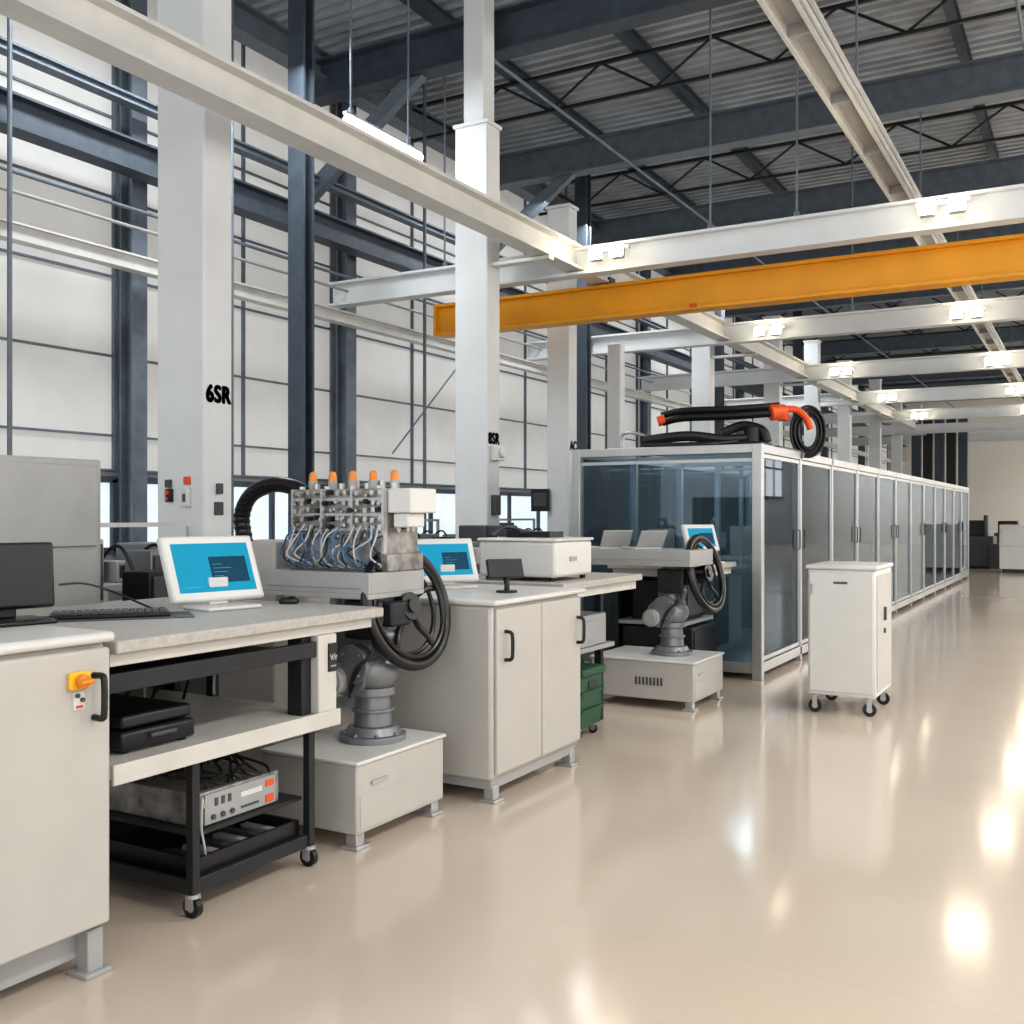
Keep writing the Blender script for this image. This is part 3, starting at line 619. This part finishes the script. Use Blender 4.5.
G().box(-4.3,-4.1,10.6,10.9,.96,1.35).obj("tower", WH, e0, .01)
G().box(-3.8,-3.76,10.35,10.75,1.06,1.33).box(-3.85,-3.7,10.5,10.6,.96,.975).box(-3.81,-3.78,10.53,10.57,.975,1.1).obj("display", WH2, e0, .004)
G().box(-3.76,-3.755,10.37,10.73,1.08,1.31).obj("screen", SCR, e0)
G().box(-3.4,-3.36,10.2,10.24,.96,2.0).box(-3.4,-3.36,11.0,11.04,.96,2.0).box(-3.4,-3.36,10.24,11.0,1.9,1.94).obj("portal_frame", ALU, e0)
G().tube(cr([(-3.7,10.9,.96),(-3.7,10.95,1.3),(-3.6,10.8,1.45),(-3.5,10.7,1.3)],6),.03,8).cyl((-3.5,10.7,1.15),(-3.5,10.7,1.32),.05).obj("probe_arm", GRY, e0)
for k in range(1,6): dup(e0, (-3.9,10.6+2.908*k,.07))
# cable robot on the enclosure roof
e = thing("cable_carrier_arm", (-3.4,10.4,BZ+.02), "black robotic cable arm with red-orange joint on the enclosure roof", "robot")
zb = BZ+.02
G().box(-3.25,-2.95,10.3,10.7,zb,zb+.08).cyl((-3.1,10.5,zb+.08),(-3.1,10.5,zb+.24),.09).obj("base", DKM, e, .01)
for k, (dz, dy, x0) in enumerate(((.0,0,-3.95),(.075,.04,-3.98),(.04,.12,-3.9))):
    G().tube(cr([(x0,10.15+dy,zb+.30+dz),(-3.75,10.2+dy,zb+.34+dz),(-3.3,10.35+dy,zb+.35+dz),(-2.85,10.55+dy,zb+.38+dz)],8),.040,10).obj("upper_hose", RUB, e)
G().cyl((-4.0,10.13,zb+.31),(-3.93,10.16,zb+.33),.055).obj("arm_tip", REDO, e)
G().tube(cr([(-4.15,10.1,zb+.11),(-3.7,10.2,zb+.15),(-3.35,10.35,zb+.11),(-3.1,10.5,zb+.13)],8),.055,10).obj("lower_link", DKM, e)
G().tube(cr([(-4.1,10.0,zb+.05),(-3.5,10.1,zb+.05),(-3.2,10.3,zb+.08)],8),.03,10).obj("lower_hose", RUB, e)
G().tube(cr([(-3.4,10.4,zb+.18),(-3.2,10.5,zb+.26),(-3.0,10.5,zb+.2),(-2.95,10.5,zb+.08)],8),.05,10).obj("middle_hose", DKM, e)
Rd = Vector((.87,.494,0))
G().cyl((-2.92,10.5,zb+.38),(-2.78,10.60,zb+.40),.085,.07).box(-2.86,-2.76,10.52,10.66,zb+.30,zb+.44).obj("elbow_joint", REDO, e, .015)
G().tube(cr([(-2.80,10.6,zb+.42),(-2.70,10.68,zb+.42),(-2.62,10.76,zb+.34),(-2.58,10.80,zb+.22)],6),.035,8).obj("orange_link", REDO, e)
for k in range(5):
    A = .10+.02*k; B = .17+.024*k; c = Vector((-2.62, 10.86, zb+.20))+Vector((0,.03*(k%2),0))
    G().tube([c+Rd*A*math.cos(a)+Vector((0,0,B*math.sin(a))) for a in [2*math.pi*i/28 for i in range(28)]],.014,8,True).obj("hose_loop", RUB, e)
G().tube(cr([(-4.45,10.2,zb+.0),(-4.42,10.2,zb+.2),(-4.2,10.2,zb+.18),(-4.05,10.2,zb+.06)],6),.018,8).obj("silver_hose", ALU, e)
# ------------------------------------------------------------ mobile white cabinet
e = thing("rolling_cabinet", (-1.67,8.27,0), "white rolling cabinet on casters standing in the aisle", "cabinet")
G().box(-1.915,-1.42,7.93,8.60,.14,1.09).obj("body", WH2, e, .012)
G().box(-1.93,-1.405,7.915,8.615,1.09,1.125).obj("top", WH2, e, .012)
G().box(-1.90,-1.435,7.918,7.93,.17,1.07).obj("door", WH2, e, .005)
G().box(-1.72,-1.62,7.912,7.918,.985,1.0).obj("slot_handle", DKG, e)
G().box(-1.89,-1.875,7.912,7.918,.9,.98).obj("hinge", GRYL, e)
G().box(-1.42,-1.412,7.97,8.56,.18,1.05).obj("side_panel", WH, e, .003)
G().box(-1.412,-1.395,8.22,8.26,.7,.8).cyl((-1.412,8.24,.62),(-1.4,8.24,.62),.02).obj("latch", DKG, e)
for p in ((-1.87,7.98),(-1.47,7.98),(-1.87,8.54),(-1.47,8.54)): caster(p[0],p[1],.14,e,.05)
# ------------------------------------------------------------ far objects
e = thing("white_cabinet", (-1.8,29.9,0), "white equipment cabinet standing near the hall's far end", "cabinet")
G().box(-2.2,-1.3,29.4,30.4,.1,1.25).obj("body", WH2, e, .02); G().box(-2.15,-1.35,29.385,29.4,.7,1.15).obj("door", WH2, e, .01); G().box(-2.15,-1.35,29.5,30.3,0,.1).obj("plinth", DKG, e)
e = thing("far_machine", (-3,32,0), "dark grey industrial machine beyond the enclosure", "machine")
G().box(-3.6,-2.5,31.5,32.6,.05,.9).obj("body", DKG, e, .02)
G().box(-3.4,-2.7,31.7,32.4,.9,1.35).obj("head", DKM, e, .02)
G().cyl((-2.7,31.6,.9),(-2.7,31.6,1.5),.06).box(-2.6,-2.3,31.4,31.8,0,.7).obj("column_unit", DKG, e, .01)
G().box(-3.5,-2.6,31.6,32.5,0,.05).obj("plinth", DKM, e)
e = thing("far_machine", (-2.8,38,0), "low dark machine with pale panel near the far wall", "machine")
G().box(-3.0,-1.9,38,39.2,0,.9).obj("body", DKG, e, .02); G().box(-2.9,-2.3,38.2,39,.9,1.3).obj("head", DKM, e, .02)
for k in range(5):
    G().box(-5.7+.38*k,-5.40+.38*k,38.6,38.9,0,5.0).obj("dark_pillar", DKM if k%2 else NAVY, label="dark vertical steel pillar near the hall's far end", cat="column", group="dark pillars", bevel=.01)
# ------------------------------------------------------------ background machines along window wall
def bgm(x, y, kind):
    if kind == 0:
        e = thing("milling_machine", (x,y,0), "grey bench machine with dark control panel by the window wall", "machine", group="wall machines")
        G().box(x-.5,x+.5,y-.5,y+.5,.05,.95).obj("body", GRYL, e, .02)
        G().box(x-.45,x+.1,y-.45,y-.05,.95,1.25).obj("head", GRY, e, .02)
        G().box(x-.3,x+.0,y+.05,y+.3,.95,1.4).box(x-.3,x+.25,y+.1,y+.25,1.3,1.4).cyl((x+.18,y+.17,1.1),(x+.18,y+.17,1.3),.05).obj("drill_head", DKG, e, .01)
        G().box(x+.1,x+.2,y-.4,y-.2,1.05,1.2).obj("control_panel", WH, e, .01)
        for k in range(3): G().cyl((x+.2,y-.36+.06*k,1.12),(x+.22,y-.36+.06*k,1.12),.016).obj("knob", [RED,BLK,YEL2][k], e)
        G().box(x-.45,x+.45,y-.45,y+.45,0,.05).obj("plinth", DKM, e)
    else:
        e = thing("equipment_table", (x,y,0), "cluttered dark equipment table with small devices by the window wall", "table", group="equipment tables")
        G().box(x-.45,x+.45,y-.7,y+.7,.88,.93).obj("table_top", GRYL, e)
        for p in ((x-.4,y-.65),(x+.4,y-.65),(x-.4,y+.65),(x+.4,y+.65)): G().box(p[0]-.03,p[0]+.03,p[1]-.03,p[1]+.03,0,.88).obj("leg", DKM, e)
        for k in range(6):
            yy = y-.58+.23*k; h = [.25,.42,.22,.34,.30,.18][k]; xo = [.0,-.2,.15,-.1,.1,.2][k]
            G().box(x-.2+xo,x+.05+xo,yy-.09,yy+.09,.93,.93+h).box(x+.05+xo,x+.07+xo,yy-.07,yy+.07,.97,.9+h,1).obj("device", [[DKG,BLK],[WH,DKG],[DKM,DKG],[GRY,DKG],[BLK,SCR2],[GRYL,BLK]][k], e, .008)
        for k in range(4):
            G().tube(cr([(x-.3,y-.5+.3*k,.93),(x-.32,y-.45+.3*k,1.2),(x-.2,y-.4+.3*k,1.3),(x-.1,y-.35+.3*k,1.1)],6),.012,6).obj("cable", RUB, e)
        G().box(x-.38,x-.35,y-.65,y+.65,1.42,1.45).box(x-.38,x-.35,y-.65,y-.62,.93,1.42).box(x-.38,x-.35,y+.62,y+.65,.93,1.42).obj("back_frame", ALU, e)
        G().box(x-.4,x+.3,y-.6,y+.6,.2,.6).obj("storage_box", DKG, e)
    return e
a = bgm(-7.4,5.4,1); b = bgm(-7.3,6.8,0)
for y in (10.4,13.0,16.9,19.5): dup(a, (-7.0,y,0))
for y in (11.7,14.3,18.2): dup(b, (-7.0,y,0))
dup(a, (-5.25,4.6,0)); dup(a, (-5.1,7.0,0)); dup(b, (-5.1,8.4,0))
# ------------------------------------------------------------ camera, lights, world
cam = bpy.data.cameras.new("camera"); co = bpy.data.objects.new("camera", cam); COL.objects.link(co)
co.location = (0,0,1.5); co.rotation_euler = (math.radians(90), 0, math.radians(29.6))
cam.lens = 36.2; cam.sensor_width = 36; cam.shift_y = .003; cam.clip_end = 200
scene.camera = co
def area(x,y,z,sx,sy,p,c=(1,.98,.95),rot=(0,0,0)):  # added fill light, no fixture modelled for it
    l = bpy.data.lights.new("fill_light",'AREA'); l.shape='RECTANGLE'; l.size=sx; l.size_y=sy; l.energy=p; l.color=c
    o = bpy.data.objects.new("fill_light", l); COL.objects.link(o); o.location=(x,y,z); o.rotation_euler=rot
for (x,y,p) in ((3.6,2,400),(3.6,8,400),(4.2,15,400),(5,23,400),(6,32,450),(6,42,700),(4,52,800)): area(x,y,6.6,1.6,3.0,p,rot=(0,math.radians(-18),0))  # fill panels kept off the aisle so the floor doesn't mirror them
for y in (7,15,24): area(-7.2,y,6.4,.6,3,140,(.92,.97,1))  # added cool fill along the window side
w = bpy.data.worlds.new("world"); scene.world = w; w.use_nodes = True
w.node_tree.nodes["Background"].inputs[0].default_value = (.96,.98,1,1); w.node_tree.nodes["Background"].inputs[1].default_value = 1.75
scene.view_settings.view_transform = 'Standard'
for lk in ('Medium High Contrast', 'Standard - Medium High Contrast'):
    try:
        scene.view_settings.look = lk; break
    except Exception as ex: print(ex)
scene.view_settings.exposure = -.03
